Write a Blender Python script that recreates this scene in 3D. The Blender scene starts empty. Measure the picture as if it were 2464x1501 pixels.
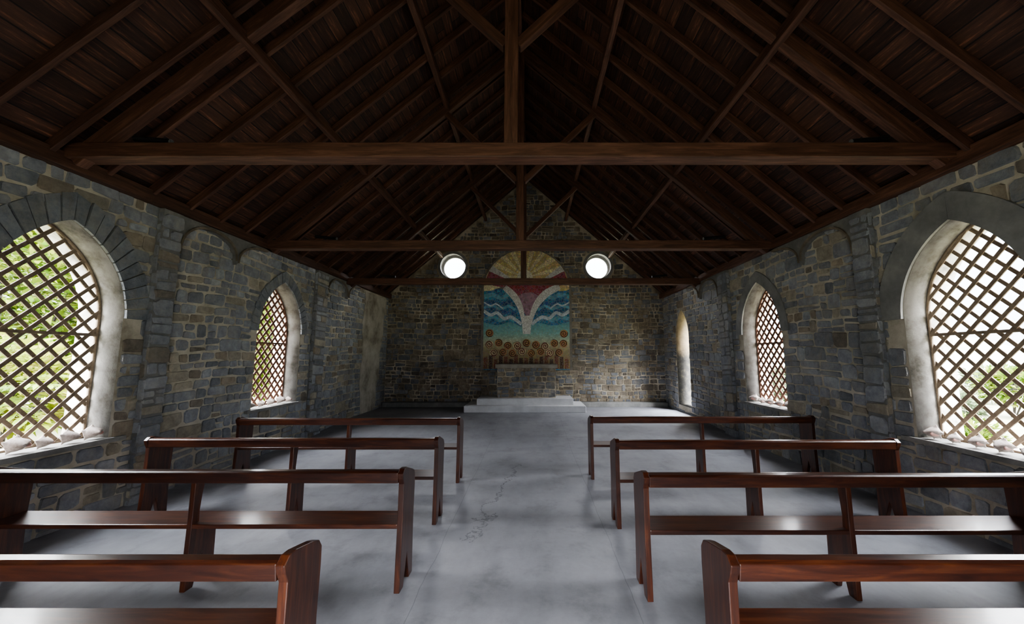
import bpy, bmesh, math, random
from mathutils import Vector, Matrix
SC = bpy.context.scene
C = SC.collection
R = math.radians
PI = math.pi
rng = random.Random(7)

# ------------------------------------------------------------------ helpers
def link(o, parent=None):
    C.objects.link(o)
    if parent: o.parent = parent
    return o
def mobj(name, bm, mats, parent=None, smooth=False, normals=True, bevel=0):
    if normals: bmesh.ops.recalc_face_normals(bm, faces=bm.faces)
    me = bpy.data.meshes.new(name); bm.to_mesh(me); bm.free()
    for m in (mats if isinstance(mats, (list, tuple)) else [mats]): me.materials.append(m)
    if smooth:
        for p in me.polygons: p.use_smooth = True
    o = bpy.data.objects.new(name, me)
    if bevel:
        b = o.modifiers.new('bevel', 'BEVEL'); b.width = bevel; b.segments = 2; b.limit_method = 'ANGLE'
    return link(o, parent)
def empty(name, loc=(0,0,0)):
    o = bpy.data.objects.new(name, None); o.location = loc; o.empty_display_size = .1
    return link(o)
def tag(o, label, cat, group=None):
    o['label'] = label; o['category'] = cat
    if group: o['group'] = group
    return o
def struct(o, label=None):
    o['kind'] = 'structure'
    if label: o['label'] = label
    return o
def copy_tree(o, parent=None):
    c = o.copy(); C.objects.link(c)
    if parent: c.parent = parent
    for ch in list(o.children): copy_tree(ch, c)
    return c
def box(bm, x0, x1, y0, y1, z0, z1):
    v = [bm.verts.new((x, y, z)) for x in (x0, x1) for y in (y0, y1) for z in (z0, z1)]
    fs = []
    for f in ((0,1,3,2),(4,6,7,5),(0,4,5,1),(2,3,7,6),(0,2,6,4),(1,5,7,3)):
        fs.append(bm.faces.new([v[i] for i in f]))
    return fs
def prism(bm, pts, a, b, mp):
    """pts 2D polygon, extruded between a and b; mp(u,v,w)->xyz"""
    A = [bm.verts.new(mp(u, v, a)) for u, v in pts]; B = [bm.verts.new(mp(u, v, b)) for u, v in pts]
    fs = [bm.faces.new(A), bm.faces.new(B[::-1])]
    n = len(pts)
    for i in range(n):
        fs.append(bm.faces.new((A[i], B[i], B[(i+1) % n], A[(i+1) % n])))
    return fs
YZ = lambda u, v, w: (w, u, v)
XZ = lambda u, v, w: (u, w, v)
def orient(p0, p1):
    p0 = Vector(p0); p1 = Vector(p1); x = (p1-p0).normalized()
    if abs(x.y) > .9: y = Vector((0,0,1)).cross(x).normalized()
    else: y = Vector((0,1,0))
    z = x.cross(y).normalized()
    if z.z < 0: y, z = -y, -z
    M = Matrix((x, y, z)).transposed().to_4x4(); M.translation = (p0+p1)/2
    return M, (p1-p0).length
def beam(name, p0, p1, w, h, mat, parent=None, bevel=.008):
    M, L = orient(p0, p1)
    bm = bmesh.new(); box(bm, -L/2, L/2, -w/2, w/2, -h/2, h/2)
    o = mobj(name, bm, mat, parent, bevel=bevel); o.matrix_local = M
    return o
def tube(bm, pts, r, seg=8, closed=False):
    rings = []; n = len(pts); pts = [Vector(p) for p in pts]
    for i, p in enumerate(pts):
        a = pts[i-1] if (i or closed) else p
        b = pts[(i+1) % n] if (i < n-1 or closed) else p
        t = (b-a).normalized()
        s = Vector((1,0,0)) if abs(t.x) < .8 else Vector((0,0,1))
        u = t.cross(s).normalized(); v = t.cross(u)
        rings.append([bm.verts.new(p+r*(math.cos(k*2*PI/seg)*u+math.sin(k*2*PI/seg)*v)) for k in range(seg)])
    for i in range(n if closed else n-1):
        A, B = rings[i], rings[(i+1) % n]
        for k in range(seg): bm.faces.new((A[k], A[(k+1) % seg], B[(k+1) % seg], B[k]))
    if not closed:
        bm.faces.new(rings[0][::-1]); bm.faces.new(rings[-1])

# ------------------------------------------------------------------ materials
def newmat(name):
    m = bpy.data.materials.new(name); m.use_nodes = True
    nt = m.node_tree; b = nt.nodes['Principled BSDF']
    return m, nt, b
class N:
    def __init__(s, nt): s.nt = nt
    def __call__(s, typ, ins=None, **kw):
        n = s.nt.nodes.new('ShaderNode'+typ)
        for k, v in kw.items(): setattr(n, k, v)
        for k, v in (ins or {}).items():
            if isinstance(v, bpy.types.NodeSocket): s.nt.links.new(v, n.inputs[k])
            else: n.inputs[k].default_value = v
        return n
    def link(s, a, b): s.nt.links.new(a, b)
    def ramp(s, fac, stops):
        r = s.nt.nodes.new('ShaderNodeValToRGB'); e = r.color_ramp.elements
        while len(e) < len(stops): e.new(.5)
        for i, (p, c) in enumerate(stops):
            e[i].position = p; e[i].color = (c if len(c) == 4 else (*c, 1))
        s.nt.links.new(fac, r.inputs[0]); return r.outputs[0]
    def mix(s, fac, a, b, blend='MIX'):
        m = s.nt.nodes.new('ShaderNodeMix'); m.data_type = 'RGBA'; m.blend_type = blend
        for i, v in ((0, fac), (6, a), (7, b)):
            if isinstance(v, bpy.types.NodeSocket): s.nt.links.new(v, m.inputs[i])
            else: m.inputs[i].default_value = (v if not isinstance(v, tuple) or len(v) == 4 else (*v, 1))
        return m.outputs[2]
    def obj(s): return s('TexCoord').outputs['Object']
    def noise(s, vec, scale, detail=4, rough=.6, dist=0):
        return s('TexNoise', {'Vector': vec, 'Scale': scale, 'Detail': detail, 'Roughness': rough, 'Distortion': dist}).outputs[0]
    def math(s, op, a, b=0.0, c=None):
        n = s.nt.nodes.new('ShaderNodeMath'); n.operation = op
        for i, v in ((0, a), (1, b)) + (((2, c),) if c is not None else ()):
            if isinstance(v, bpy.types.NodeSocket): s.nt.links.new(v, n.inputs[i])
            else: n.inputs[i].default_value = v
        return n.outputs[0]
    def mapping(s, vec, scale): return s('Mapping', {'Vector': vec, 'Scale': scale}).outputs[0]
    def bump(s, h, strength, dist=.01):
        return s('Bump', {'Height': h, 'Strength': strength, 'Distance': dist}).outputs[0]

def wood(name, dark, mid, light, rough=.6, scale=(1.2, 14, 14), coat=0, bump=.25):
    m, nt, b = newmat(name); n = N(nt)
    v = n.mapping(n.obj(), scale)
    info = n('ObjectInfo').outputs['Random']
    off = n('VectorMath', {0: v}, operation='ADD'); cmb = n('CombineXYZ', {0: info, 1: info, 2: info})
    sc = n('VectorMath', {0: cmb.outputs[0], 1: (37, 37, 37)}, operation='MULTIPLY'); n.link(sc.outputs[0], off.inputs[1])
    g = n.noise(off.outputs[0], 2.2, 6, .65, .6)
    c = n.ramp(g, [(.3, dark), (.5, mid), (.72, light)])
    val = n.math('MULTIPLY_ADD', info, .5, .75)
    hsv = n('HueSaturation', {'Color': c, 'Value': val})
    n.link(hsv.outputs[0], b.inputs['Base Color'])
    b.inputs['Roughness'].default_value = rough
    b.inputs['Coat Weight'].default_value = coat; b.inputs['Coat Roughness'].default_value = .13
    n.link(n.bump(g, bump, .004), b.inputs['Normal'])
    return m
M_BEAM = wood('roof_timber', (.044, .019, .010), (.095, .042, .024), (.18, .086, .051), .6)
M_PEW = wood('varnished_pew_wood', (.021, .0048, .0019), (.052, .0128, .0047), (.115, .034, .011), .34, (1.5, 16, 16), .42, .08)
M_PEWV = wood('varnished_pew_wood_upright', (.021, .0048, .0019), (.052, .0128, .0047), (.115, .034, .011), .36, (16, 16, 1.5), .3, .08)
M_SLAT = wood('weathered_lattice', (.15, .11, .075), (.25, .19, .135), (.36, .285, .205), .8, (8, 8, 8))
M_SLATR = wood('reddish_lattice', (.15, .070, .043), (.26, .132, .085), (.36, .205, .145), .8, (8, 8, 8))

def stone_mat(name, gain=1.0, bumpy=.7, bloom=(.38, .35, .29), bf=.6, bl0=.47, stain=.6, warmc=(.165, .120, .076)):
    m, nt, b = newmat(name); n = N(nt)
    col = n('Attribute', attribute_name='Col').outputs['Color']
    o = n.obj()
    g = n.noise(o, 9, 9, .75)
    big = n.noise(o, .9, 3, .6)
    c = n.mix(1.0, col, n.ramp(g, [(.25, (1.3*gain,)*3), (.5, (2.5*gain,)*3), (.75, (4.0*gain, 3.9*gain, 3.6*gain))]), 'MULTIPLY')
    # pale lime bloom in patches
    fac = n.math('MULTIPLY', n.ramp(n.noise(o, 2.6, 10, .78), [(bl0, (0,0,0)), (bl0+.19, (1,1,1))]), bf)
    c = n.mix(fac, c, bloom)
    # brown staining
    st = n.math('MULTIPLY', n.ramp(n.noise(n.mapping(o, (1, 1, .5)), 1.7, 8, .75), [(.54, (0,0,0)), (.68, (1,1,1))]), stain)
    c = n.mix(st, c, tuple(k*gain for k in warmc))
    c = n.mix(n.math('MULTIPLY', n.ramp(big, [(.5, (0,0,0)), (.75, (1,1,1))]), .3), c, (.085*gain, .088*gain, .095*gain))
    n.link(c, b.inputs['Base Color']); b.inputs['Roughness'].default_value = .85
    n.link(n.bump(g, bumpy, .03), b.inputs['Normal'])
    return m
M_STONE = stone_mat('rubble_stone', 1.40, stain=.45, warmc=(.19, .15, .105))
M_STONEB = stone_mat('stained_rubble_stone', .92, .7, (.50, .45, .36), .75, .485)
def plain(name, stops, scale, rough=.9, bump=.3, detail=6, dist=.01):
    m, nt, b = newmat(name); n = N(nt)
    g = n.noise(n.obj(), scale, detail, .65)
    n.link(n.ramp(g, stops), b.inputs['Base Color']); b.inputs['Roughness'].default_value = rough
    n.link(n.bump(g, bump, dist), b.inputs['Normal'])
    return m
M_MORTAR = plain('lime_mortar', [(.32, (.25, .217, .164)), (.5, (.48, .428, .34)), (.68, (.63, .575, .48))], 3.0, .9, .6, 10, .03)
M_MORTARB = plain('stained_lime_mortar', [(.34, (.16, .125, .085)), (.5, (.40, .335, .24)), (.64, (.64, .565, .44))], 2.0, .9, .6, 10, .03)
M_PLASTER = plain('weathered_lime_plaster', [(.34, (.13, .12, .10)), (.48, (.31, .29, .255)), (.62, (.44, .42, .385))], 4.5, .9, .5, 10, .02)
M_PATCH = plain('dirty_wall_plaster', [(.34, (.24, .205, .155)), (.5, (.46, .415, .345)), (.66, (.62, .575, .505))], 1.9, .9, .3, 9)
def jamb_mat():
    m, nt, b = newmat('cream_topped_jamb'); n = N(nt); o = n.obj()
    g = n.noise(o, 7, 8, .7)
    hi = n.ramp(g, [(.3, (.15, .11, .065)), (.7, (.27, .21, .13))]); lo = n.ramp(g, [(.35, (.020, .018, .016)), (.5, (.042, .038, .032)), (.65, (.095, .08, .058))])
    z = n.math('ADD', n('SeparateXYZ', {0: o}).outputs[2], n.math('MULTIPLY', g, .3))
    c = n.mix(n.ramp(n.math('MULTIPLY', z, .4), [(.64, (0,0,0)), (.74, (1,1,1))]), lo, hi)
    n.link(c, b.inputs['Base Color']); b.inputs['Roughness'].default_value = .9
    n.link(n.bump(g, .5, .02), b.inputs['Normal'])
    return m
M_JAMB = jamb_mat()
M_ARCH = plain('grey_arch_render', [(.3, (.165, .163, .158)), (.55, (.25, .245, .235)), (.75, (.35, .338, .312))], 4, .9, .4, 9)
M_SILL = plain('stone_sill', [(.3, (.17, .165, .155)), (.55, (.26, .25, .235)), (.75, (.38, .365, .34))], 6, .9, .5, 8, .02)
M_CORB = plain('brown_corbel_render', [(.3, (.12, .095, .068)), (.55, (.20, .165, .125)), (.75, (.31, .265, .205))], 5)
M_SPAN = plain('grey_spandrel_render', [(.3, (.13, .128, .124)), (.55, (.205, .198, .188)), (.75, (.31, .295, .265))], 5, .9, .6, 9, .02)
M_WHITE = plain('white_painted_concrete', [(.3, (.50, .50, .51)), (.7, (.68, .68, .69))], 3, .7, .1)
M_ALTAR = plain('pale_altar_slab', [(.3, (.23, .205, .168)), (.7, (.38, .345, .295))], 5, .8, .2)
M_BLACK = plain('black_lamp_metal', [(.3, (.008, .008, .009)), (.7, (.02, .02, .02))], 20, .4, .05)
M_LENS = plain('grey_lens', [(.3, (.14, .14, .15)), (.7, (.22, .22, .23))], 20, .3, .0)
M_SHELL = plain('bleached_shell', [(.3, (.24, .18, .15)), (.5, (.45, .38, .34)), (.7, (.58, .52, .48))], 18, .7, .3)
M_PINK = plain('pink_shell_mouth', [(.3, (.40, .20, .17)), (.7, (.55, .34, .29))], 10, .35, .05)
M_GRASS = plain('dry_grass_ground', [(.3, (.050, .052, .024)), (.55, (.092, .092, .050)), (.75, (.145, .14, .10))], 1.2, .9, .3)
M_HILL = plain('hazy_hill', [(.3, (.060, .074, .055)), (.55, (.088, .10, .076)), (.75, (.13, .14, .115))], .35, .95, .2)
M_BARK = plain('bark', [(.3, (.012, .009, .006)), (.7, (.03, .024, .018))], 12)

def leafmat(name):
    m, nt, b = newmat(name); n = N(nt)
    col = n('Attribute', attribute_name='Col').outputs['Color']
    n.link(col, b.inputs['Base Color']); b.inputs['Roughness'].default_value = .6
    b.inputs['Specular IOR Level'].default_value = .05
    tr = n('BsdfTranslucent', {'Color': col})
    ms = n('MixShader', {0: .4, 1: b.outputs[0], 2: tr.outputs[0]})
    n.link(ms.outputs[0], nt.nodes['Material Output'].inputs['Surface'])
    return m
M_LEAF = leafmat('leaf')

def floor_mat():
    m, nt, b = newmat('smooth_concrete_floor'); n = N(nt)
    o = n.obj()
    big = n.noise(o, .8, 6, .65); fine = n.noise(o, 14, 8, .7); st = n.noise(n.mapping(o, (1, .35, 1)), 3.0, 6, .65); blot = n.noise(o, 3.2, 8, .75)
    band = n.noise(n.mapping(o, (.45, 1.3, 1)), 1.3, 5, .6)
    c = n.ramp(big, [(.3, (.228, .229, .251)), (.55, (.288, .289, .312)), (.75, (.344, .345, .368))])
    c = n.mix(.5, c, n.ramp(fine, [(.3, (.66, .66, .66)), (.6, (1, 1, 1)), (.8, (1.14, 1.14, 1.14))]), 'MULTIPLY')
    c = n.mix(.5, c, n.ramp(st, [(.32, (.6, .6, .6)), (.55, (1, 1, 1))]), 'MULTIPLY')
    c = n.mix(.4, c, n.ramp(band, [(.38, (.66, .66, .66)), (.55, (1, 1, 1))]), 'MULTIPLY')
    c = n.mix(.45, c, n.ramp(blot, [(.33, (.58, .57, .55)), (.47, (1, 1, 1)), (.64, (1, 1, 1)), (.74, (1.25, 1.23, 1.2))]), 'MULTIPLY')
    sep = n('SeparateXYZ', {0: o}); x = sep.outputs[0]; y = sep.outputs[1]
    wob = n.math('MULTIPLY', n.math('SUBTRACT', n.noise(o, 1.5, 5, .6), .5), .06)
    xw = n.math('ADD', x, wob)
    j1 = n.math('LESS_THAN', n.math('ABSOLUTE', n.math('SUBTRACT', xw, .80)), .0025)
    j2 = n.math('LESS_THAN', n.math('ABSOLUTE', n.math('ADD', xw, .53)), .0025)
    # one wandering crack up the aisle
    cw = n.math('MULTIPLY', n.math('SUBTRACT', n.noise(o, 2.4, 8, .7), .5), .75)
    ln = n.math('ADD', n.math('SUBTRACT', n.math('MULTIPLY_ADD', y, -.18, x), -.94), cw)
    rag = n.math('MULTIPLY', n.noise(o, 5, 5, .8), .018)
    inr = n.math('MULTIPLY', n.math('GREATER_THAN', y, 3.15), n.math('LESS_THAN', y, 5.3))
    cr = n.math('MULTIPLY', n.math('LESS_THAN', n.math('ABSOLUTE', ln), rag), inr)
    jm = n.math('MAXIMUM', n.math('MULTIPLY', n.math('MAXIMUM', j1, j2), .6), cr)
    c = n.mix(n.math('MULTIPLY', jm, .7), c, (.07, .07, .08))
    n.link(c, b.inputs['Base Color'])
    n.link(n.ramp(fine, [(.3, (.38,)*3), (.7, (.60,)*3)]), b.inputs['Roughness'])
    h = n.math('SUBTRACT', n.math('ADD', n.math('MULTIPLY', fine, .3), big), n.math('MULTIPLY', jm, .5))
    n.link(n.bump(h, .3, .01), b.inputs['Normal'])
    return m
M_FLOOR = floor_mat()

def boards_mat():
    m, nt, b = newmat('dark_roof_boards'); n = N(nt)
    o = n.obj(); s = n('SeparateXYZ', {0: o})
    u = n.math('MULTIPLY', n.math('ABSOLUTE', s.outputs[0]), 1.34)
    v = n('CombineXYZ', {0: s.outputs[1], 1: u, 2: 0.0}).outputs[0]
    br = n('TexBrick', {'Vector': v, 'Scale': 1.0, 'Mortar Size': .006, 'Brick Width': 1.27, 'Row Height': .13, 'Color1': (.043, .018, .0098, 1), 'Color2': (.125, .055, .031, 1), 'Mortar': (.010, .005, .004, 1), 'Bias': -.25})
    g = n.noise(n.mapping(v, (2.0, 22, 1)), 1.6, 6, .7)
    c = n.mix(1.0, br.outputs[0], n.ramp(g, [(.3, (.5, .5, .5)), (.55, (1, 1, 1)), (.68, (3.3, 3.2, 3.0))]), 'MULTIPLY')
    n.link(c, b.inputs['Base Color']); b.inputs['Roughness'].default_value = .6
    n.link(n.bump(n.math('SUBTRACT', g, br.outputs[1]), .4, .01), b.inputs['Normal'])
    return m
M_BOARDS = boards_mat()

def mosaic(name, col, scale=16, var=.35, grout=(.30, .28, .25), grad=None):
    m, nt, b = newmat(name); n = N(nt); o = n.obj()
    vo = n('TexVoronoi', {'Vector': o, 'Scale': scale}); ed = n('TexVoronoi', {'Vector': o, 'Scale': scale}, feature='DISTANCE_TO_EDGE')
    r = n('SeparateColor', {0: vo.outputs['Color']})
    base = (*col, 1)
    if grad:
        z = n('SeparateXYZ', {0: o}).outputs[2]
        base = n.ramp(n.math('DIVIDE', n.math('SUBTRACT', z, grad[0]), grad[1]-grad[0]), grad[2])
    val = n.math('MULTIPLY_ADD', r.outputs[0], 2*var, 1-var)
    hue = n.math('MULTIPLY_ADD', r.outputs[1], .05, .475)
    hs = n('HueSaturation', {'Color': base, 'Value': val, 'Hue': hue, 'Saturation': .92})
    c = n.mix(n.math('MULTIPLY', n.math('LESS_THAN', ed.outputs['Distance'], .06), .6), hs.outputs[0], grout)
    n.link(c, b.inputs['Base Color']); b.inputs['Roughness'].default_value = .6
    b.inputs['Specular IOR Level'].default_value = .25
    n.link(n.bump(ed.outputs['Distance'], .2, .004), b.inputs['Normal'])
    return m

# ------------------------------------------------------------------ geometry constants
HW = 3.85            # half width of the nave
BACK = 10.4
REAR = -1.5
WT = .45
FZ = .03             # nave floor level
EAVE, RIDGE, SL = 3.14, 6.62, .885
roofz = lambda x: RIDGE - SL*abs(x)
A, ZS, ZA, ZB = .51, 1.86, 2.68, .72
rad_of = lambda a, zs, za: (a*a+(za-zs)**2)/(2*a)
RA = rad_of(A, ZS, ZA)
WIN = [3.16, 5.99]
def arch_pts(c, zb, n=14, a=A, zs=ZS, r=RA):
    phi = math.acos((r-a)/r)
    p = [(c-a, zb), (c+a, zb)]
    for i in range(n+1):
        f = phi*i/n; p.append((c-(r-a)+r*math.cos(f), zs+r*math.sin(f)))
    for i in range(n-1, -1, -1):
        f = phi*i/n; p.append((c+(r-a)-r*math.cos(f), zs+r*math.sin(f)))
    return p
def arch_iv(c, zb, m=.24, a=A, zs=ZS, ra=RA):
    def f(z):
        if z < zb-.01: return None
        if z < zs-.12: return (c-a-.01, c+a+.01)
        r = ra+m; dz = max(0, z-zs)
        if dz >= r: return None
        h = math.sqrt(r*r-dz*dz)-(ra-a)
        return (c-h, c+h) if h > 0 else None
    return f
def circ_iv(c, zc, r):
    return lambda z: (c-math.sqrt(r*r-(z-zc)**2), c+math.sqrt(r*r-(z-zc)**2)) if abs(z-zc) < r else None

def panel_bm(outer, holes, thick):
    cu = bpy.data.curves.new('tmp', 'CURVE'); cu.dimensions = '2D'; cu.fill_mode = 'BOTH'; cu.extrude = thick/2
    for loop in [outer]+holes:
        sp = cu.splines.new('POLY'); sp.points.add(len(loop)-1)
        for i, (u, v) in enumerate(loop): sp.points[i].co = (u, v, 0, 1)
        sp.use_cyclic_u = True
    ob = bpy.data.objects.new('tmp', cu); C.objects.link(ob)
    dg = bpy.context.evaluated_depsgraph_get(); dg.update()
    me = bpy.data.meshes.new_from_object(ob.evaluated_get(dg))
    bm = bmesh.new(); bm.from_mesh(me)
    bpy.data.objects.remove(ob); bpy.data.curves.remove(cu); bpy.data.meshes.remove(me)
    bmesh.ops.remove_doubles(bm, verts=bm.verts, dist=.0005)
    return bm
def stone_color(warm=0):
    r = rng.random()
    if r < .58: c = (.079, .082, .090)
    elif r < .76: c = (.060, .063, .069)
    elif r < .90: c = (.099, .103, .110)
    else: c = (.110, .097, .076)
    if warm and rng.random() < warm: c = (.092, .076, .057) if rng.random() < .65 else (.058, .049, .039)
    k = rng.uniform(.80, 1.20)
    return (c[0]*k, c[1]*k, c[2]*k, 1)
def one_stone(bm, col, mapf, a, b, z0, z1, wave, warm):
    g = rng.uniform(.004, .0125); w, h = b-a, z1-z0
    if w < .05 or h < .045: return
    j = lambda: rng.uniform(-.013, .013)
    cs = [(a+g+j(), z0+g+j()), (b-g+j(), z0+g+j()), (b-g+j(), z1-g+j()), (a+g+j(), z1-g+j())]
    pts = []
    for i in range(4):
        p = cs[i]; q = cs[i-1]; r = cs[(i+1) % 4]
        c1 = rng.uniform(.05, .26); c2 = rng.uniform(.04, .20)
        f1 = min(.35, c1*min(w, h)/max(.01, math.dist(p, q))); f2 = min(.35, c2*min(w, h)/max(.01, math.dist(p, r)))
        pts.append((p[0]+(q[0]-p[0])*f1, p[1]+(q[1]-p[1])*f1)); pts.append((p[0]+(r[0]-p[0])*f2, p[1]+(r[1]-p[1])*f2))
    pts = [(u, z+wave(u)) for u, z in pts]
    cu = sum(p[0] for p in pts)/8; cz = sum(p[1] for p in pts)/8
    d = rng.uniform(.006, .019); kx = 1-.016/w; kz = 1-.016/h; tu = rng.uniform(-.06, .06); tz = rng.uniform(-.08, .08)
    base = [bm.verts.new(mapf(u, z, -.006)) for u, z in pts]
    top = [bm.verts.new(mapf(cu+(u-cu)*kx, cz+(z-cz)*kz, max(.005, d+tu*(u-cu)+tz*(z-cz)))) for u, z in pts]
    fs = [bm.faces.new(top)]
    for i in range(8): fs.append(bm.faces.new((base[i], base[(i+1) % 8], top[(i+1) % 8], top[i])))
    cc = stone_color(warm)
    for f in fs:
        f.material_index = 2
        for l in f.loops: l[col] = cc
def lay_stones(bm, mapf, u0, u1, z0, z1, openings, ulim=None, warm=0, hr=(.085, .20)):
    col = bm.loops.layers.float_color.get('Col') or bm.loops.layers.float_color.new('Col')
    wave = lambda u: .018*math.sin(1.3*u+1)+.010*math.sin(3.7*u+2)
    z = z0
    while z < z1-.06:
        h = rng.uniform(*hr)
        if z+h > z1-.06: h = z1-z
        lo, hi = u0, u1
        if ulim:
            L = ulim(z+h+.05); lo, hi = max(lo, -L), min(hi, L)
        segs = [(lo, hi)]
        for op in openings:
            ivs = [iv for iv in (op(z+.02), op(z+h/2), op(z+h-.02)) if iv]
            if ivs:
                ia = min(i[0] for i in ivs); ib = max(i[1] for i in ivs)
                ns = []
                for a, b in segs:
                    if ib <= a or ia >= b: ns.append((a, b)); continue
                    if ia-a > .06: ns.append((a, ia))
                    if b-ib > .06: ns.append((ib, b))
                segs = ns
        for a, b in segs:
            u = a
            while u < b-.02:
                w = min(.40, max(.09, rng.uniform(.7, 2.3)*h))
                if b-(u+w) < .10: w = b-u
                if h > .15 and rng.random() < .36:
                    k = rng.uniform(.36, .64)
                    one_stone(bm, col, mapf, u, u+w, z, z+h*k, wave, warm); one_stone(bm, col, mapf, u, u+w, z+h*k, z+h, wave, warm)
                elif h > .13 and w > .26 and rng.random() < .45:
                    k = rng.uniform(.35, .65)
                    one_stone(bm, col, mapf, u, u+w*k, z, z+h, wave, warm)
                    one_stone(bm, col, mapf, u+w*k, u+w, z, z+h*.5, wave, warm); one_stone(bm, col, mapf, u+w*k, u+w, z+h*.5, z+h, wave, warm)
                else: one_stone(bm, col, mapf, u, u+w, z, z+h, wave, warm)
                u += w
        z += h

# ------------------------------------------------------------------ walls
RDC, RDA, RDS, RDT, RDB = 9.15, .38, 1.95, 2.62, .30      # far right opening
RDR = rad_of(RDA, RDS, RDT)
def patch_iv(z):                                          # worn plaster on the far left wall
    if z < .25: return (8.95, 9.6)
    return (8.90+.05*math.sin(z*5), 9.70+.16*z+.04*math.sin(z*7))
def side_wall(name, side):
    outer = [(REAR-.4, -.3), (BACK+WT, -.3), (BACK+WT, EAVE), (REAR-.4, EAVE)]
    holes = [arch_pts(c, ZB) for c in WIN]
    if side > 0: holes.append(arch_pts(RDC, RDB, 14, RDA, RDS, RDR))
    bm = panel_bm(outer, holes, WT)
    xc = side*(HW+WT/2)
    for v in bm.verts: v.co = Vector((xc-side*v.co.z, v.co.x, v.co.y))
    bmesh.ops.recalc_face_normals(bm, faces=bm.faces); bm.normal_update()
    for f in bm.faces: f.material_index = 0 if abs(f.normal.x) > .5 else (1 if f.calc_center_median().y < 7.5 else 3)
    ops = [arch_iv(c, ZB, .17 if c < 4 else .12) for c in WIN]
    ops.append(patch_iv if side < 0 else arch_iv(RDC, RDB, .02, RDA, RDS, RDR))
    mp = lambda u, z, d: (side*(HW-d), u, z)
    lay_stones(bm, mp, REAR, BACK, 0, ZB-.03, ops, None, 0, (.13, .24))
    lay_stones(bm, mp, REAR, BACK, ZB-.03, EAVE-.02, ops, None, .08)
    return struct(mobj(name, bm, [M_MORTAR, M_PLASTER, M_STONE, M_JAMB], normals=False))
side_wall('wall_left', -1)
side_wall('wall_right', 1)
# altar wall with two round openings
RW = (2.06, 4.02, .40)
circ = lambda c: [(c+RW[2]*math.cos(i*PI/20), RW[1]+RW[2]*math.sin(i*PI/20)) for i in range(40)]
gable = [(-HW-WT, -.3), (HW+WT, -.3), (HW+WT, roofz(HW+WT)+.01), (0, RIDGE+.01), (-HW-WT, roofz(HW+WT)+.01)]
bm = panel_bm(gable, [circ(-RW[0]), circ(RW[0])], WT)
for v in bm.verts: v.co = Vector((v.co.x, BACK+WT/2-v.co.z, v.co.y))
bmesh.ops.recalc_face_normals(bm, faces=bm.faces); bm.normal_update()
for f in bm.faces: f.material_index = 0 if abs(f.normal.y) > .5 else 1
lay_stones(bm, lambda u, z, d: (u, BACK-d, z), -HW, HW, 0, 6.4, [circ_iv(-RW[0], RW[1], RW[2]+.05), circ_iv(RW[0], RW[1], RW[2]+.05)],
           lambda z: max(.06, (RIDGE-z)/SL), .5, (.08, .18))
struct(mobj('wall_back', bm, [M_MORTARB, M_PLASTER, M_STONEB], normals=False))
# entrance wall behind the camera, its unseen doorway sized to let in fill light
bm = panel_bm(gable, [[(-.85, .03), (.85, .03), (.85, 2.45), (-.85, 2.45)]], .4)
for v in bm.verts: v.co = Vector((v.co.x, REAR-.2-v.co.z, v.co.y))
struct(mobj('wall_rear', bm, [M_MORTAR]))

# floor: level nave, gentle rise to the chancel
bm = bmesh.new()
prof = [(REAR-.4, FZ), (6.2, FZ), (8.6, .14), (BACK+.02, .14)]
tp = [[bm.verts.new((x, y, z)) for x in (-HW-.02, HW+.02)] for y, z in prof]
bt = [[bm.verts.new((x, y, -.28)) for x in (-HW-.02, HW+.02)] for y, z in prof]
for i in range(3):
    bm.faces.new((tp[i][0], tp[i][1], tp[i+1][1], tp[i+1][0])); bm.faces.new((bt[i][0], bt[i+1][0], bt[i+1][1], bt[i][1]))
    for k in (0, 1): bm.faces.new((tp[i][k], tp[i+1][k], bt[i+1][k], bt[i][k]))
for i in (0, 3): bm.faces.new((tp[i][0], tp[i][1], bt[i][1], bt[i][0]))
struct(mobj('floor', bm, M_FLOOR))

# roof boarding
bm = bmesh.new()
prism(bm, [(0, RIDGE), (4.4, roofz(4.4)), (4.4, roofz(4.4)+.05), (0, RIDGE+.06), (-4.4, roofz(4.4)+.05), (-4.4, roofz(4.4))], REAR-.6, BACK+.7, XZ)
struct(mobj('ceiling', bm, M_BOARDS))

# arch surrounds of radiating stones; smooth rendered bands on the right
def surround(name, side, c, w=.31, smoothband=False):
    bm = bmesh.new(); col = bm.loops.layers.float_color.new('Col')
    pi_ = math.acos((RA-A)/RA); po = math.acos((RA-A)/(RA+w)); n = 11 if not smoothband else 1
    for s in (1, -1):
        for i in range(n):
            gp = 0 if smoothband else .005
            f0, f1 = i/n+gp, (i+1)/n-gp
            m_ = 3 if not smoothband else 24
            pts = []
            for k in range(m_+1):
                f = (f0+(f1-f0)*k/m_)*pi_; pts.append((c+s*(-(RA-A)+(RA+.004)*math.cos(f)), ZS+(RA+.004)*math.sin(f)))
            ww = w-(0 if smoothband else rng.uniform(0, .02))
            for k in range(m_, -1, -1):
                f = (f0+(f1-f0)*k/m_)*po; pts.append((c+s*(-(RA-A)+(RA+ww)*math.cos(f)), ZS+(RA+ww)*math.sin(f)))
            fs = prism(bm, pts, side*(HW+.01), side*(HW-(.028 if smoothband else rng.uniform(.020, .030))), YZ)
            k = rng.uniform(.85, 1.15)
            cc = (.060*k, .064*k, .071*k, 1)
            for f in fs:
                for l in f.loops: l[col] = cc
    return struct(mobj(name, bm, M_ARCH if smoothband else M_STONE))
t = 1
for s in (-1, 1):
    for c in WIN:
        surround('trim_%d' % t, s, c, .24 if c < 4 else .17, smoothband=(s > 0)); t += 1
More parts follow.
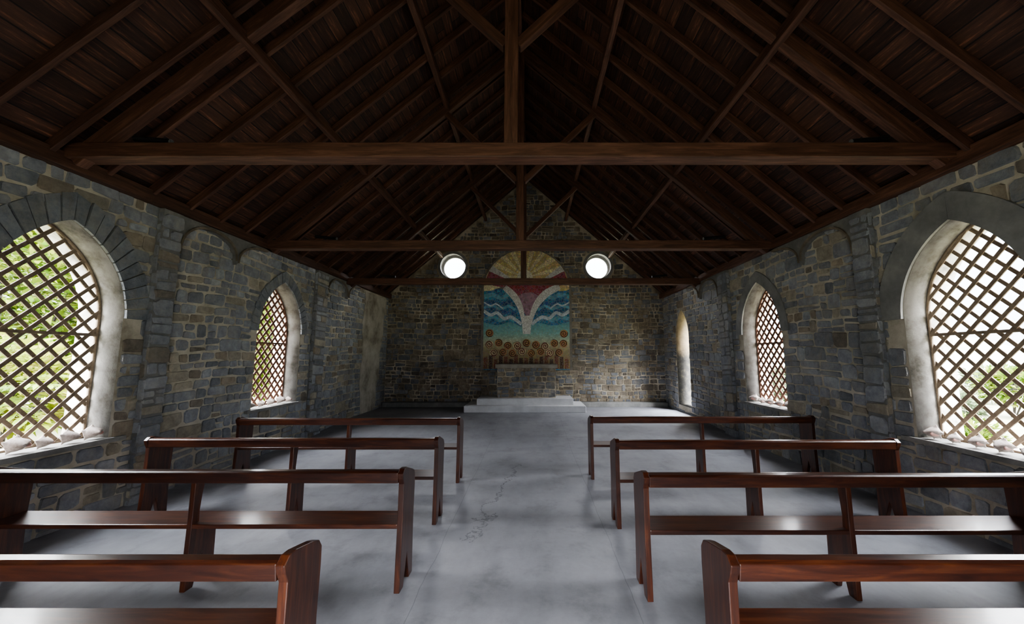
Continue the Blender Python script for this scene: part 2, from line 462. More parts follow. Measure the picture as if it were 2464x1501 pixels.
# thin rough sill under each window
SILL = ZB+.006
for s in (-1, 1):
    for c in WIN:
        bm = bmesh.new()
        prism(bm, [(s*(HW+.21), ZB-.002), (s*(HW+.21), SILL), (s*(HW-.045), SILL), (s*(HW-.05), ZB-.035), (s*(HW+.01), ZB-.035), (s*(HW+.02), ZB-.002)], c-A+.004, c+A-.004, XZ)
        for e in (-1, 1):
            prism(bm, [(s*(HW+.01), SILL), (s*(HW-.045), SILL), (s*(HW-.05), ZB-.035), (s*(HW+.01), ZB-.035)], c+e*(A-.004), c+e*(A+.12), XZ)
        struct(mobj('trim_%d' % t, bm, M_SILL)); t += 1
# shallow stone piers beside the windows, each carrying a small scalloped arch under the wall plate
def pier(name, side, dy):
    bm = bmesh.new()
    x0, x1 = side*(HW+.02), side*(HW-.07)
    y0, y1 = (3.88 if dy == 0 else 3.76)+dy, 4.10+dy
    box(bm, min(x0, x1), max(x0, x1), y0, y1, .0, 3.08)
    bmesh.ops.recalc_face_normals(bm, faces=bm.faces)
    lay_stones(bm, lambda u, z, d: (side*(HW-.07-d), u, z), y0-.008, y1+.008, .02, 3.05, [], None, .12, (.11, .21))
    # the narrow return facing the entrance
    lay_stones(bm, lambda u, z, d: (side*u, y0-d*.5, z), HW-.075, HW-.005, .02, 3.05, [], None, .12, (.12, .22))
    return struct(mobj(name, bm, [M_SPAN, M_PLASTER, M_STONE], normals=False))
def scallop(name, side, dy):
    bm = bmesh.new()
    def arcp(c, hw, zl, zr, top, f0, f1, n=18):
        out = []
        for i in range(n+1):
            f = f0+(f1-f0)*i/n; k = (1-math.cos(f))/2; base = zl+(zr-zl)*k
            out.append((c-hw*math.cos(f)+dy, base+(top-base)*max(0, math.sin(f))**.8))
        return out
    a1 = arcp(4.50, .40, 2.64, 2.76, 3.03, 0, PI); a2 = arcp(5.46, .52, 2.74, 2.74, 3.035, 0, PI/2, 10)
    P = [(4.09+dy, 3.08), (4.09+dy, 2.64)]+a1+[(4.915+dy, 2.71)]+a2+[(5.46+dy, 3.08)]
    prism(bm, P, side*(HW+.02), side*(HW-.06), YZ)
    # brown edge moulding along the curves
    for arc in (a1, a2):
        up = [(u, z+.03) for u, z in arc]
        for f in prism(bm, arc+up[::-1], side*(HW-.05), side*(HW-.085), YZ): f.material_index = 1
    return struct(mobj(name, bm, [M_SPAN, M_CORB]))
for s in (-1, 1):
    for dy in (0, 3.06):
        pier('trim_%d' % t, s, dy); t += 1
        scallop('trim_%d' % t, s, dy); t += 1
# worn plaster on the left wall beside the altar wall
bm = bmesh.new()
zz = [.14+i*.145 for i in range(21)]
prism(bm, [(patch_iv(z)[0]-.015, z) for z in zz]+[(patch_iv(z)[1]+.02, z) for z in reversed(zz)], -HW-.01, -HW+.016, YZ)
struct(mobj('trim_%d' % t, bm, M_PATCH)); t += 1
# low ledge along the altar wall
bm = bmesh.new()
box(bm, -3.82, -.1, 10.18, 10.42, .1, .26); box(bm, .1, 3.82, 10.18, 10.42, .1, .26)
struct(mobj('baseboard_back', bm, M_ARCH, bevel=.02))
# rims of the round openings
for i, s in enumerate((-1, 1)):
    bm = bmesh.new()
    for a_, b_, y0, y1 in ((RW[2]-.045, RW[2]+.03, BACK-.03, BACK+.05), (RW[2]-.085, RW[2]-.01, BACK+.26, BACK+.32)):
        n_ = 48; rr = []
        for k in range(n_):
            f = 2*PI*k/n_
            rr.append([bm.verts.new((s*RW[0]+r_*math.cos(f), y_, RW[1]+r_*math.sin(f))) for r_, y_ in ((a_, y0), (b_, y0), (b_, y1), (a_, y1))])
        for k in range(n_):
            for q in range(4): bm.faces.new((rr[k][q], rr[k][(q+1) % 4], rr[(k+1) % n_][(q+1) % 4], rr[(k+1) % n_][q]))
    struct(mobj('window_%d' % (i+1), bm, M_ARCH), 'round window opening high in the altar wall, %s of the mosaic' % ('left' if s < 0 else 'right'))

# ------------------------------------------------------------------ roof timbers
TY = [3.05, 5.5, 7.95]
TZ = [3.165, 3.085, 3.02]
BH = .13
ang = math.atan(SL)
def make_truss():
    t = empty('roof_truss', (0, TY[0], TZ[0]))
    beam('tie_beam', (-HW, 0, BH/2), (HW, 0, BH/2), .145, BH, M_BEAM, t)
    beam('king_post', (0, 0, BH), (0, 0, 3.26), .12, .12, M_BEAM, t)
    for s in (-1, 1):
        off = .18/math.cos(ang)
        beam('principal_rafter', (s*3.74, 0, roofz(3.74)-off-3.08), (s*.05, 0, roofz(.05)-off-3.08), .085, .14, M_BEAM, t)
        beam('brace', (s*.05, 0, 1.08), (s*1.18, 0, 2.21), .08, .085, M_BEAM, t)
    return t
tr0 = make_truss()
for i, y in enumerate(TY):
    o = tr0 if i == 0 else copy_tree(tr0)
    o.location.y = y; o.location.z = TZ[i]
    tag(o, ['large dark timber roof truss nearest the camera, its tie beam spanning above the pews',
            'middle dark timber roof truss, between the nearest and the farthest tie beam',
            'farthest dark timber roof truss, its tie beam crossing in front of the mosaic'][i], 'roof truss', 'timber roof trusses')
for s in (-1, 1):
    for k, x in enumerate((1.15, 2.38)):
        off = .160/math.cos(ang)
        o = beam('purlin', (s*x, REAR-.3, roofz(x)-off), (s*x, BACK, roofz(x)-off), .072, .10, M_BEAM)
        tag(o, '%s long timber purlin running to the altar wall under the %s roof slope' % (['upper', 'lower'][k], 'left' if s < 0 else 'right'), 'purlin', 'purlins under the roof')
    o = beam('wall_plate', (s*(HW-.025), REAR, 3.15), (s*(HW-.025), BACK, 3.15), .13, .13, M_BEAM)
    tag(o, 'dark timber plate lying along the top of the %s stone wall' % ('left' if s < 0 else 'right'), 'wall plate')
    off = .046/math.cos(ang)
    first = None
    y = REAR+.2
    while y < BACK-.1:
        if first is None:
            o = first = beam('rafter', (s*4.0, y, roofz(4.0)-off), (s*.03, y, roofz(.03)-off), .040, .088, M_BEAM, bevel=.004)
        else:
            o = first.copy(); C.objects.link(o); o.location.y = y
        tag(o, 'thin dark common rafter carrying the boards of the %s roof slope' % ('left' if s < 0 else 'right'), 'rafter', 'common rafters of the %s roof slope' % ('left' if s < 0 else 'right'))
        y += .42
o = beam('ridge_beam', (0, REAR-.3, RIDGE-.14), (0, BACK, RIDGE-.14), .06, .18, M_BEAM)
tag(o, 'dark timber ridge beam along the top of the roof', 'ridge beam')

# spotlights on the tie beams
def make_spot():
    t = empty('spotlight')
    bm = bmesh.new(); box(bm, -.035, .035, -.03, .03, 0, .015); mobj('base', bm, M_BLACK, t, bevel=.004)
    bm = bmesh.new(); tube(bm, [(0, 0, .01), (0, 0, .035), (.02, 0, .055)], .008); mobj('bracket', bm, M_BLACK, t)
    bm = bmesh.new(); tube(bm, [(-.15, 0, .075), (-.13, 0, .075), (.02, 0, .060), (.12, 0, .050), (.17, 0, .045)], .024, 16)
    h = mobj('lamp_head', bm, M_BLACK, t, bevel=.004)
    bm = bmesh.new(); tube(bm, [(.169, 0, .045), (.178, 0, .0445)], .021, 16); mobj('lens', bm, M_LENS, h)
    return t
sp = make_spot(); first = True
for i, y in enumerate(TY):
    for s in (-1, 1):
        o = sp if first else copy_tree(sp); first = False
        o.location = (s*(3.12 if i == 0 else 2.95), y, TZ[i]+BH); o.rotation_euler.z = 0 if s < 0 else PI
        tag(o, 'small black spotlight on the %s end of the %s tie beam' % ('left' if s < 0 else 'right', ['nearest', 'middle', 'farthest'][i]), 'spotlight', 'spotlights on the tie beams')

# ------------------------------------------------------------------ window lattices
def inside(u, z, c):
    if z < ZB or abs(u-c) > A: return False
    if z <= ZS: return True
    return math.hypot(abs(u-c)+(RA-A), z-ZS) <= RA
def make_lattice(mat, hwid, pitch):
    t = empty('window_lattice', (0, 0, SILL))
    rel = lambda u, z, x=0: (x, u, z-ZB)
    pts = arch_pts(0, ZB+.012, 14, A-.012, ZS, RA-.012)
    bm = bmesh.new(); tube(bm, [rel(u, z) for u, z in pts], .016, 8, True); mobj('frame', bm, mat, t, smooth=True)
    bm = bmesh.new(); box(bm, -.018, .018, -A+.01, A-.01, 1.70-ZB-.013, 1.70-ZB+.013); mobj('middle_bar', bm, mat, t)
    for q, sg in enumerate((1, -1)):
        bm = bmesh.new(); d = Vector((math.cos(R(47)), sg*math.sin(R(47)))); nrm = Vector((-d.y, d.x))
        k = -20
        while k <= 20:
            p = Vector((0, 1.7))+nrm*(k*pitch+.02)
            ts = [i*.004 for i in range(-500, 500) if inside(p.x+d.x*i*.004, p.y+d.y*i*.004, 0)]
            if len(ts) > 20:
                e0, e1 = p+d*ts[0], p+d*ts[-1]; w = nrm*hwid; x = .005*sg
                vs = [bm.verts.new(rel(pp.x, pp.y, x+dx)) for dx in (-.005, .005) for pp in (e0+w, e1+w, e1-w, e0-w)]
                for f in ((0,1,2,3),(7,6,5,4),(0,4,5,1),(1,5,6,2),(2,6,7,3),(3,7,4,0)): bm.faces.new([vs[i] for i in f])
            k += 1
        mobj('slats', bm, mat, t)
    return t
for i, c in enumerate(WIN):
    lt = make_lattice((M_SLAT, M_SLATR)[i], (.0155, .018)[i], (.112, .105)[i])
    for s in (-1, 1):
        o = lt if s < 0 else copy_tree(lt)
        o.location = (s*(HW+.23), c, ZB)
        tag(o, '%s diagonal timber lattice in the pointed arch window of the %s wall' % (['nearer', 'farther'][i], 'left' if s < 0 else 'right'), 'window lattice', 'lattices in the arched windows')

# ------------------------------------------------------------------ pews
low = lambda P: [(y, z-FZ if z > .3 else z) for y, z in P]
def board_profile(dz):
    return low([(.0, 0), (.07, 0), (.125, .18), (.18, 0), (.25, 0), (.24, .40), (.25, .60), (.248, .675), (.225, .708), (.18, .728+dz*.2), (.06, .772+dz), (.02, .772+dz), (-.010, .745+dz), (.0, .712+dz), (.018, .675+dz), (.016, .42)])
def mid_profile(dz):
    return low([(.01, 0), (.07, 0), (.115, .18), (.16, 0), (.22, 0), (.215, .40), (.075, .40), (.070, .50), (.08, .60), (.095, .685+dz), (.02, .685+dz), (.018, .42)])
def make_pew(PL, dz):
    t = empty('pew')
    for s in (-1, 1):
        bm = bmesh.new(); prism(bm, board_profile(dz), s*PL/2, s*(PL/2-.036), YZ); mobj('end_board', bm, M_PEWV, t, bevel=.004)
    bm = bmesh.new(); prism(bm, mid_profile(dz), -.017, .017, YZ); mobj('middle_support', bm, M_PEWV, t, bevel=.004)
    bm = bmesh.new(); prism(bm, low([(y, z+dz) for y, z in ((.004, .684), (.036, .684), (.054, .754), (.048, .761), (.010, .759), (-.004, .750))]), -PL/2+.036, PL/2-.036, YZ); mobj('top_rail', bm, M_PEW, t, bevel=.004)
    bm = bmesh.new(); box(bm, -PL/2+.036, PL/2-.036, .02, .24, .400-FZ, .428-FZ); mobj('seat', bm, M_PEW, t, bevel=.005)
    return t
rows = [('in the nearest row', (-.74, -3.40, 1.50), (.92, 3.46, 1.50), -.024),
        ('in the second row from the camera', (-.645, -3.37, 2.51), (.875, 3.44, 2.43), 0),
        ('in the third row from the camera', (-.66, -3.29, 3.46), (.91, 3.40, 3.38), 0),
        ('in the row nearest the altar', (-.67, -3.32, 4.54), (.89, 3.62, 4.66), 0)]
for nm, l, r, dz in rows:
    for side, (xa, xb, y) in (('left', l), ('right', r)):
        o = make_pew(abs(xb-xa), dz)
        o.location = ((xa+xb)/2, y, FZ)
        tag(o, 'dark varnished pew %s of the aisle %s' % (side, nm), 'pew', 'wooden pews')

# ------------------------------------------------------------------ altar and its steps
t_ = empty('altar_platform', (.01, 9.75, .14))
bm = bmesh.new(); box(bm, -1.47, 1.47, -.55, .42, 0, .155); mobj('lower_step', bm, M_WHITE, t_, bevel=.008)
bm = bmesh.new(); box(bm, -1.19, 1.19, -.36, .42, .155, .305); mobj('upper_step', bm, M_WHITE, t_, bevel=.008)
tag(t_, 'white two-stepped platform under the stone altar', 'platform')
t_ = empty('altar', (.04, 9.85, .446))
bm = bmesh.new(); box(bm, -.74, .74, -.22, .24, 0, .74)
lay_stones(bm, lambda u, z, d: (u, -.22-d, z), -.74, .74, 0, .74, [], None, .35)
for s in (-1, 1): lay_stones(bm, lambda u, z, d: (s*(.74+d), u, z), -.22, .24, 0, .74, [], None, .35)
mobj('base', bm, [M_MORTARB, M_PLASTER, M_STONEB], t_)
bm = bmesh.new(); box(bm, -.79, .79, -.29, .30, .74, .84); mobj('top_slab', bm, M_ALTAR, t_, bevel=.012)
tag(t_, 'grey stone block altar with pale slab top in front of the mosaic', 'altar')

# ------------------------------------------------------------------ mosaic
MU = empty('mosaic_panel', (.03, BACK-.065, 1.1))
tag(MU, 'tall arched colourful mosaic of sun, sea waves and spirals on the altar wall', 'mosaic')
Z0 = 1.1
def edge_u(z): return 1.22 if z < 3.35 else 1.22*math.sqrt(max(0, 1-((z-3.35)/1.14)**2))
def clamp(p):
    u, z = p; e = edge_u(z)-.03; return (max(-e, min(e, u)), z)
def layer(name, pts, lev, mat, parent=MU):
    bm = bmesh.new(); prism(bm, [(u, z-Z0) for u, z in pts], -.003*lev, -.003*lev-.004, XZ)
    return mobj(name, bm, mat, parent)
archp = [(-1.22, 1.11), (1.22, 1.11)]+[(1.22*math.cos(PI*i/32), 3.35+1.14*math.sin(PI*i/32)) for i in range(33)]
bm = bmesh.new(); prism(bm, [(u*1.03, Z0+(z-Z0)*1.01-Z0-.01) for u, z in archp], .06, 0, XZ)
mobj('backing', bm, plain('mosaic_backing', [(.3, (.16, .145, .12)), (.7, (.28, .25, .22))], 6), MU)
mBLUE = mosaic('blue_tiles', (.030, .20, .37), 14, .35)
mDEEP = mosaic('deep_blue_tiles', (.026, .125, .28), 14, .35)
mSKYB = mosaic('light_blue_tiles', (.11, .36, .49), 14, .28)
mWHT = mosaic('white_tiles', (.68, .665, .635), 18, .12)
mFOAM = mosaic('foam_tiles', (.54, .60, .63), 18, .15)
mGOLD = mosaic('gold_tiles', (.68, .51, .20), 16, .2)
mPALE = mosaic('pale_gold_tiles', (.82, .71, .42), 16, .16)
mSUN = mosaic('sun_tiles', (.88, .82, .64), 18, .1)
mCRIM = mosaic('crimson_tiles', (.35, .045, .085), 15, .35)
mMAUV = mosaic('mauve_tiles', (.36, .19, .27), 17, .28)
mSEA = mosaic('sea_green_tiles', (.2, .45, .4), 20, .15, grad=(.3, 1.35, [(0, (.32, .21, .09)), (.30, (.44, .35, .18)), (.48, (.48, .51, .35)), (.68, (.23, .49, .45)), (1, (.10, .35, .42))]), grout=(.30, .33, .28))
mTERR = mosaic('terracotta_tiles', (.22, .075, .035), 22, .25)
mBRWN = mosaic('brown_tiles', (.095, .046, .025), 22, .25)
mORNG = mosaic('ochre_tiles', (.48, .23, .075), 26, .2)
DARK = plain('dark_spiral_tiles', [(.3, (.055, .024, .013)), (.7, (.09, .042, .024))], 9)
layer('sea', [clamp(p) for p in archp[:2]]+[(1.19, 3.35), (-1.19, 3.35)], 0, mBLUE)
# sun rays
sc = (-.05, 3.68)
def ray_end(a):
    r = .1
    while r < 2:
        u, z = sc[0]+r*math.cos(a), sc[1]+r*math.sin(a)
        if z > 4.48 or abs(u) > edge_u(z)-.03 or z < 3.3: break
        r += .01
    return (sc[0]+r*math.cos(a), sc[1]+r*math.sin(a))
nr = 22
for par in (0, 1):
    bm = bmesh.new()
    for i in range(par, nr, 2):
        a0, a1 = R(-22)+R(224)*i/nr, R(-22)+R(224)*(i+1)/nr
        pts = [sc]+[ray_end(a0+(a1-a0)*k/3) for k in range(4)]
        prism(bm, [(u, z-Z0) for u, z in pts], -.0005, -.0045, XZ)
    mobj('sun_rays', bm, (mGOLD, mPALE)[par], MU)
layer('sun_disc', [(sc[0]+.22*math.cos(i*PI/12), sc[1]+.22*math.sin(i*PI/12)) for i in range(24)], .8, mSUN)
layer('white_bands', [clamp(p) for p in [(-1.2, 4.02), (-1.2, 3.86), (-.45, 3.50), (0, 3.36), (.5, 3.50), (1.2, 3.86), (1.2, 4.02), (.5, 3.66), (0, 3.54), (-.45, 3.66)]], 1.5, mWHT)
layer('crimson_bands', [clamp(p) for p in [(-1.2, 3.86), (-1.2, 3.50), (-.5, 3.36), (-.2, 3.02), (.25, 3.02), (.55, 3.36), (1.2, 3.50), (1.2, 3.86), (.5, 3.58), (0, 3.46), (-.45, 3.58)]], 2.2, mCRIM)
layer('mauve_fan', [(-.30, 3.12), (-.1, 3.24), (.15, 3.26), (.42, 3.12), (.12, 2.6), (.02, 2.35), (-.02, 2.6)], 2.8, mMAUV)
def strip(name, line, w, lev, mat):
    up, dn = [], []
    for i, (u, z) in enumerate(line):
        ww = w[i] if isinstance(w, list) else w
        a = line[max(0, i-1)]; b = line[min(len(line)-1, i+1)]
        dx, dz = b[0]-a[0], b[1]-a[1]; L = math.hypot(dx, dz) or 1
        up.append((u-dz/L*ww, z+dx/L*ww)); dn.append((u+dz/L*ww, z-dx/L*ww))
    return layer(name, [clamp(p) for p in up+dn[::-1]], lev, mat)
def smooth(pts, n=6):
    out = []
    for i in range(len(pts)-1):
        p0, p1, p2, p3 = pts[max(0, i-1)], pts[i], pts[i+1], pts[min(len(pts)-1, i+2)]
        for k in range(n):
            t_ = k/n
            out.append(tuple(.5*(2*p1[j]+(p2[j]-p0[j])*t_+(2*p0[j]-5*p1[j]+4*p2[j]-p3[j])*t_*t_+(3*p1[j]-p0[j]-3*p2[j]+p3[j])*t_**3) for j in (0, 1)))
    return out+[pts[-1]]
for s in (-1, 1):
    for q, (z, m_, w) in enumerate(((3.13, mSKYB, .06), (2.93, mDEEP, .06), (2.70, mDEEP, .07), (2.82, mSKYB, .035), (2.5, mSKYB, .05))):
        strip('wave_band', smooth([(s*1.2, z), (s*.95, z+.06), (s*.72, z-.03), (s*.5, z+.05), (s*.32, z-.06)]), w, .8+.2*q, m_)
    strip('foam_line', smooth([(s*1.2, 2.74), (s*1.0, 2.62), (s*.82, 2.68), (s*.62, 2.52), (s*.42, 2.56), (s*.14, 2.36)]), .045, 3, mFOAM)
    strip('foam_line', smooth([(s*1.2, 2.98), (s*1.0, 2.88), (s*.85, 2.93), (s*.66, 2.80)]), .02, 3.2, mFOAM)
seatop = smooth([(-1.19, 2.42), (-.8, 2.34), (-.45, 2.42), (-.1, 2.3), (.3, 2.4), (.75, 2.33), (1.19, 2.44)])
layer('shallows', [(-1.19, 1.14), (1.19, 1.14)]+seatop[::-1], 2, mSEA)
strip('white_spray', smooth([(-.62, 3.40), (-.36, 3.16), (-.16, 2.78), (-.04, 2.14)]), [.02+.075*math.sin(PI*(.25+.75*i/18)) for i in range(19)], 4, mWHT)
strip('white_spray', smooth([(.92, 3.42), (.52, 3.20), (.22, 2.80), (.03, 2.14)]), [.02+.085*math.sin(PI*(.25+.75*i/18)) for i in range(19)], 5, mWHT)
layer('white_stem', [(-.15, 2.6), (.15, 2.6), (.11, 2.09), (-.10, 2.09)], 6, mWHT)
# stalks and spirals
for i in range(17):
    u = -1.18+i*.1388
    h = 1.46+.06*math.sin(i*2.3)
    layer('stalk', [(u+.006, 1.14), (u+.114, 1.14), (u+.110, h), (u+.010, h)], 3, (mTERR, mBRWN)[i % 2])
spots = [(-1.02, 2.12, .11), (1.03, 2.10, .11)]
spots += [(-1.02+.255*i, 1.80+.05*math.sin(i*1.9), .108) for i in range(9)]
spots += [(-.90+.257*i, 1.585+.025*math.sin(i*2.7), .104) for i in range(8)]
for i, (u, z, r) in enumerate(spots):
    d = layer('spiral_disc', [(u+r*math.cos(k*PI/12), z+r*math.sin(k*PI/12)) for k in range(24)], 5 if i < 11 else 5.6, (mORNG, mORNG, mTERR)[i % 3])
    bm = bmesh.new(); pts = []
    for k in range(40):
        f = k/39; a = f*3.8*PI+i; rr = r*(.10+.88*f); pts.append((u+rr*math.cos(a), -.021, z-Z0+rr*math.sin(a)))
    tube(bm, pts, .009, 5); mobj('spiral', bm, DARK if i % 3 != 2 else mPALE, d)

# ------------------------------------------------------------------ conch shells on the sills
def make_conch():
    t = empty('conch_shell')
    nu, nv = 30, 22; ln = .21
    def rad(s, th):
        if s < .36:
            r = .40*(s/.36)**1.15+.035*math.sin(s/.36*6*PI)*(s/.36)
        else:
            r = .40*(1-((s-.36)/.64)**1.5)+.06
        r *= 1+.45*math.exp(-((s-.37)/.055)**2)*max(0, math.cos(th*4.5))**3
        dth = (th+PI) % (2*PI)-PI
        if s > .3: r *= 1+.6*math.exp(-((dth-.2)/.42)**2)*math.sin(PI*min(1, (s-.3)/.66))
        return max(.004, r)
    bm = bmesh.new(); rings = []
    for i in range(nv+1):
        s = i/nv
        rings.append([bm.verts.new(((s-.5)*ln, .15*rad(s, 2*PI*k/nu)*math.cos(2*PI*k/nu), .15*rad(s, 2*PI*k/nu)*math.sin(2*PI*k/nu))) for k in range(nu)])
    for i in range(nv):
        for k in range(nu): bm.faces.new((rings[i][k], rings[i][(k+1) % nu], rings[i+1][(k+1) % nu], rings[i+1][k]))
    bm.faces.new(rings[0][::-1]); bm.faces.new(rings[-1])
    zm = min(v.co.z for v in bm.verts)
    for v in bm.verts: v.co.z -= zm
    mobj('shell_body', bm, M_SHELL, t, smooth=True)
    bm = bmesh.new()
    bmesh.ops.create_uvsphere(bm, u_segments=16, v_segments=8, radius=1)
    for v in bm.verts: v.co = Vector((v.co.x*.055+.02, v.co.y*.014+.058, v.co.z*.026-zm-.012))
    mobj('shell_mouth', bm, M_PINK, t, smooth=True)
    return t
cs = make_conch(); first = True
ordn = ['first', 'second', 'third', 'fourth', 'fifth', 'sixth', 'seventh']
for s in (-1, 1):
    for w, c in enumerate(WIN):
        n_ = 6 if w == 0 else 5
        for i in range(n_):
            o = cs if first else copy_tree(cs); first = False
            o.location = (s*(HW+.06+rng.uniform(-.012, .012)), c+.42-i*.84/(n_-1), SILL)
            o.rotation_euler.z = (0 if s < 0 else PI)+rng.uniform(-.5, .5)
            k = rng.uniform(.56, .84); o.scale = (k, k, k)
            tag(o, 'pale conch shell on the %s wall\'s %s window sill, %s from the altar end' % ('left' if s < 0 else 'right', ['near', 'far'][w], ordn[i]), 'shell', 'conch shells on the window sills')

# ------------------------------------------------------------------ outside
bm = bmesh.new(); g = 24
vs = [[bm.verts.new((-70+140*i/g, -40+120*j/g, -.32)) for j in range(g+1)] for i in range(g+1)]
for i in range(g):
    for j in range(g): bm.faces.new((vs[i][j], vs[i+1][j], vs[i+1][j+1], vs[i][j+1]))
struct(mobj('ground', bm, M_GRASS))
bm = bmesh.new(); nx, ny = 16, 40
vs = []
for i in range(nx+1):
    row = []
    for j in range(ny+1):
        x = 24+32*i/nx; y = -10+90*j/ny
        h = 6.2*math.sin(PI*min(1, i/nx*.9))**1.2*(.65+.35*math.sin(y*.13+1)+.12*math.sin(y*.5))
        row.append(bm.verts.new((x, y, -.4+max(0, h))))
    vs.append(row)
for i in range(nx):
    for j in range(ny): bm.faces.new((vs[i][j], vs[i+1][j], vs[i+1][j+1], vs[i][j+1]))
struct(mobj('hillside', bm, M_HILL, smooth=True))
def leaf(bm, col, p, d, up, L, W, c):
    d = d.normalized(); sd = d.cross(up).normalized()*W; q = up*W*.35
    v = [bm.verts.new(x) for x in (p, p+d*L*.45+sd+q, p+d*L, p+d*L*.45-sd+q)]
    for idx in ((0, 1, 2), (0, 2, 3)):
        f = bm.faces.new([v[k] for k in idx])
        for l in f.loops: l[col] = c
def make_bush(name, h, r, n, pal, lo=-.6):
    t = empty(name); bm = bmesh.new(); col = bm.loops.layers.float_color.new('Col')
    for i in range(n):
        th, ph = rng.uniform(0, 2*PI), math.acos(rng.uniform(lo, 1)); k = rng.uniform(.55, 1)*(1+.15*math.sin(3*th))
        nrm = Vector((math.cos(th)*math.sin(ph), math.sin(th)*math.sin(ph), math.cos(ph)))
        p = Vector((nrm.x*r*k, nrm.y*r*k, h*.55+nrm.z*h*.45*k))
        d = (nrm+Vector((rng.uniform(-.8, .8), rng.uniform(-.8, .8), rng.uniform(-.7, .4))))
        c0 = rng.choice(pal); kk = rng.uniform(.7, 1.3)
        leaf(bm, col, p, d, Vector((rng.uniform(-.4, .4), rng.uniform(-.4, .4), 1)).normalized(), rng.uniform(.16, .34), rng.uniform(.04, .09), (c0[0]*kk, c0[1]*kk, c0[2]*kk, 1))
    mobj('foliage', bm, M_LEAF, t, normals=False)
    bm = bmesh.new()
    for i in range(5):
        a = i*1.3; tube(bm, [(.05*math.cos(a), .05*math.sin(a), 0), (.3*r*math.cos(a), .3*r*math.sin(a), h*.35), (.6*r*math.cos(a), .6*r*math.sin(a), h*.7)], .03, 6)
    mobj('stem', bm, M_BARK, t)
    return t
def make_palm(name, h, n, pal):
    t = empty(name); bm = bmesh.new(); col = bm.loops.layers.float_color.new('Col')
    for i in range(n):
        az = i*2.4+rng.uniform(-.2, .2); el = rng.uniform(.35, 1.4); L = rng.uniform(.9, 1.35)
        p = Vector((0, 0, h)); d = Vector((math.cos(az)*math.cos(el), math.sin(az)*math.cos(el), math.sin(el)))
        c0 = rng.choice(pal)
        for k in range(16):
            p = p+d*L/16; d = (d+Vector((0, 0, -.075))).normalized()
            sd = d.cross(Vector((0, 0, 1))).normalized()
            for s in (-1, 1):
                kk = rng.uniform(.8, 1.25)
                leaf(bm, col, p, sd*s+d*.7+Vector((0, 0, -.25)), Vector((0, 0, 1)), .34*math.sin(PI*(.12+.85*k/16))+.06, .025, (c0[0]*kk, c0[1]*kk, c0[2]*kk, 1))
    mobj('fronds', bm, M_LEAF, t, normals=False)
    bm = bmesh.new(); tube(bm, [(0, 0, 0), (.04, 0, h*.5), (0, 0, h)], .09, 8); mobj('trunk', bm, M_BARK, t)
    return t
D_ = .33
sc3 = lambda L: [tuple(k*D_ for k in c) for c in L]
GR = sc3([(.20, .30, .03), (.28, .40, .045), (.42, .48, .08), (.12, .22, .025)])
YG = sc3([(.42, .48, .05), (.34, .44, .05), (.54, .50, .12)])
DG = sc3([(.14, .19, .10), (.18, .24, .12), (.24, .29, .16)])
b0 = make_bush('leafy_shrub', 2.3, 1.0, 1500, YG); b1 = make_bush('leafy_shrub', 2.0, 1.0, 1400, GR); b2 = make_bush('leafy_shrub', 1.5, 1.1, 1000, DG)
b3 = make_bush('leafy_tree', 5.6, 2.2, 8500, GR, -1)
p0 = make_palm('palm_shrub', 1.3, 26, GR)
used = set()
plants = [(p0, -6.3, 4.2, .9), (b0, -8.3, 6.2, .9), (p0, -7.0, 8.0, .6), (b3, -12.4, 9.0, 1.0), (b3, -7.8, 12.2, .8), (b3, -12.6, 15.2, 1.0), (b3, -18.0, 13.0, 1.1), (b0, -15.4, 20.0, 1.3), (b1, -6.6, 15.4, .8), (b2, -6.1, 6.4, .5), (b3, -10.0, 21.0, 1.0),
          (b2, 10.4, 9.6, .7), (b1, 14.5, 11.4, .7), (b2, 8.4, 13.6, .7), (b2, 12.5, 18.5, .8), (b1, 6.9, 6.0, .42), (b2, 18.0, 14.5, .9)]
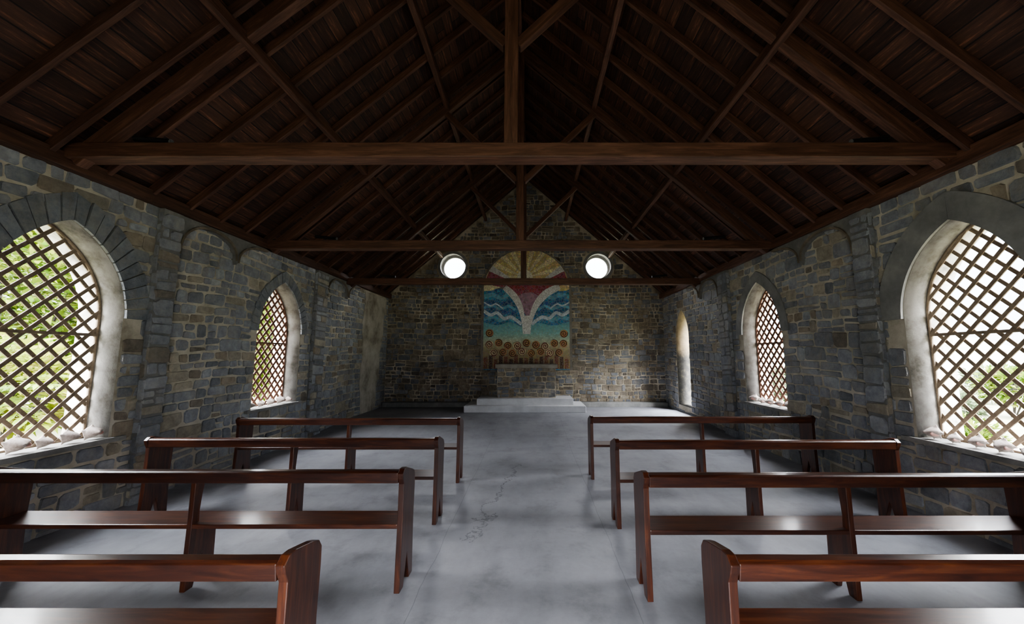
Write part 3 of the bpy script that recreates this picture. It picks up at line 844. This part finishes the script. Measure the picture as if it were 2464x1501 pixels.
for i, (src, x, y, k) in enumerate(plants):
    nm_ = str(id(src)); o = src if nm_ not in used else copy_tree(src); used.add(nm_)
    o.location = (x, y, -.32); o.scale = (k, k, k); o.rotation_euler.z = i*1.7
    kind = {p0: 'green palm with arching fronds', b0: 'bright yellow-green leafy shrub', b1: 'mid green leafy shrub', b2: 'dark green low shrub', b3: 'tall dense green tree'}[src]
    tag(o, '%s outside the %s windows behind the lattice' % (kind, 'left' if x < 0 else 'right'), 'palm' if src is p0 else 'tree' if src is b3 else 'shrub', '%ss outside the %s windows' % (kind, 'left' if x < 0 else 'right'))

# ------------------------------------------------------------------ light
w = bpy.data.worlds.new('World'); SC.world = w; w.use_nodes = True
nt = w.node_tree; n = N(nt); bg = nt.nodes['Background']
z = n('SeparateXYZ', {0: n('TexCoord').outputs['Generated']}).outputs[2]
n.link(n.ramp(z, [(0, (.068, .076, .086)), (.24, (.085, .095, .11)), (.42, (.94, .96, 1.0)), (1, (.86, .92, 1.0))]), bg.inputs[0]); bg.inputs[1].default_value = 62.0
def portal(loc, rot, sx, sy):
    l = bpy.data.lights.new('window_portal', 'AREA'); l.shape = 'RECTANGLE'; l.size = sx; l.size_y = sy
    l.cycles.is_portal = True
    o = bpy.data.objects.new('window_portal', l); o.location = loc; o.rotation_euler = rot; C.objects.link(o)
for s in (-1, 1):
    for c in WIN: portal((s*(HW+WT+.02), c, (ZB+ZA)/2), (0, s*PI/2, 0), ZA-ZB+.05, 2*A+.05)
    portal((s*RW[0], BACK+WT+.02, RW[1]), (-PI/2, 0, 0), .85, .85)
portal((HW+WT+.02, RDC, (RDB+RDT)/2), (0, PI/2, 0), RDT-RDB+.05, 2*RDA+.05)
portal((0, REAR-.45, 1.24), (PI/2, 0, 0), 1.8, 2.55)

# ------------------------------------------------------------------ camera
cam = bpy.data.cameras.new('Camera'); co = bpy.data.objects.new('Camera', cam); C.objects.link(co)
cam.sensor_width = 36; cam.lens = 900/2464*36; cam.clip_start = .02; cam.clip_end = 300
cam.shift_x = -48/2464
co.location = (.18, 0, 1.5); co.rotation_euler = (R(90+6.65), 0, 0)
SC.camera = co
try:
    SC.view_settings.look = 'AgX - Medium High Contrast'
except Exception: pass
SC.view_settings.exposure = .38
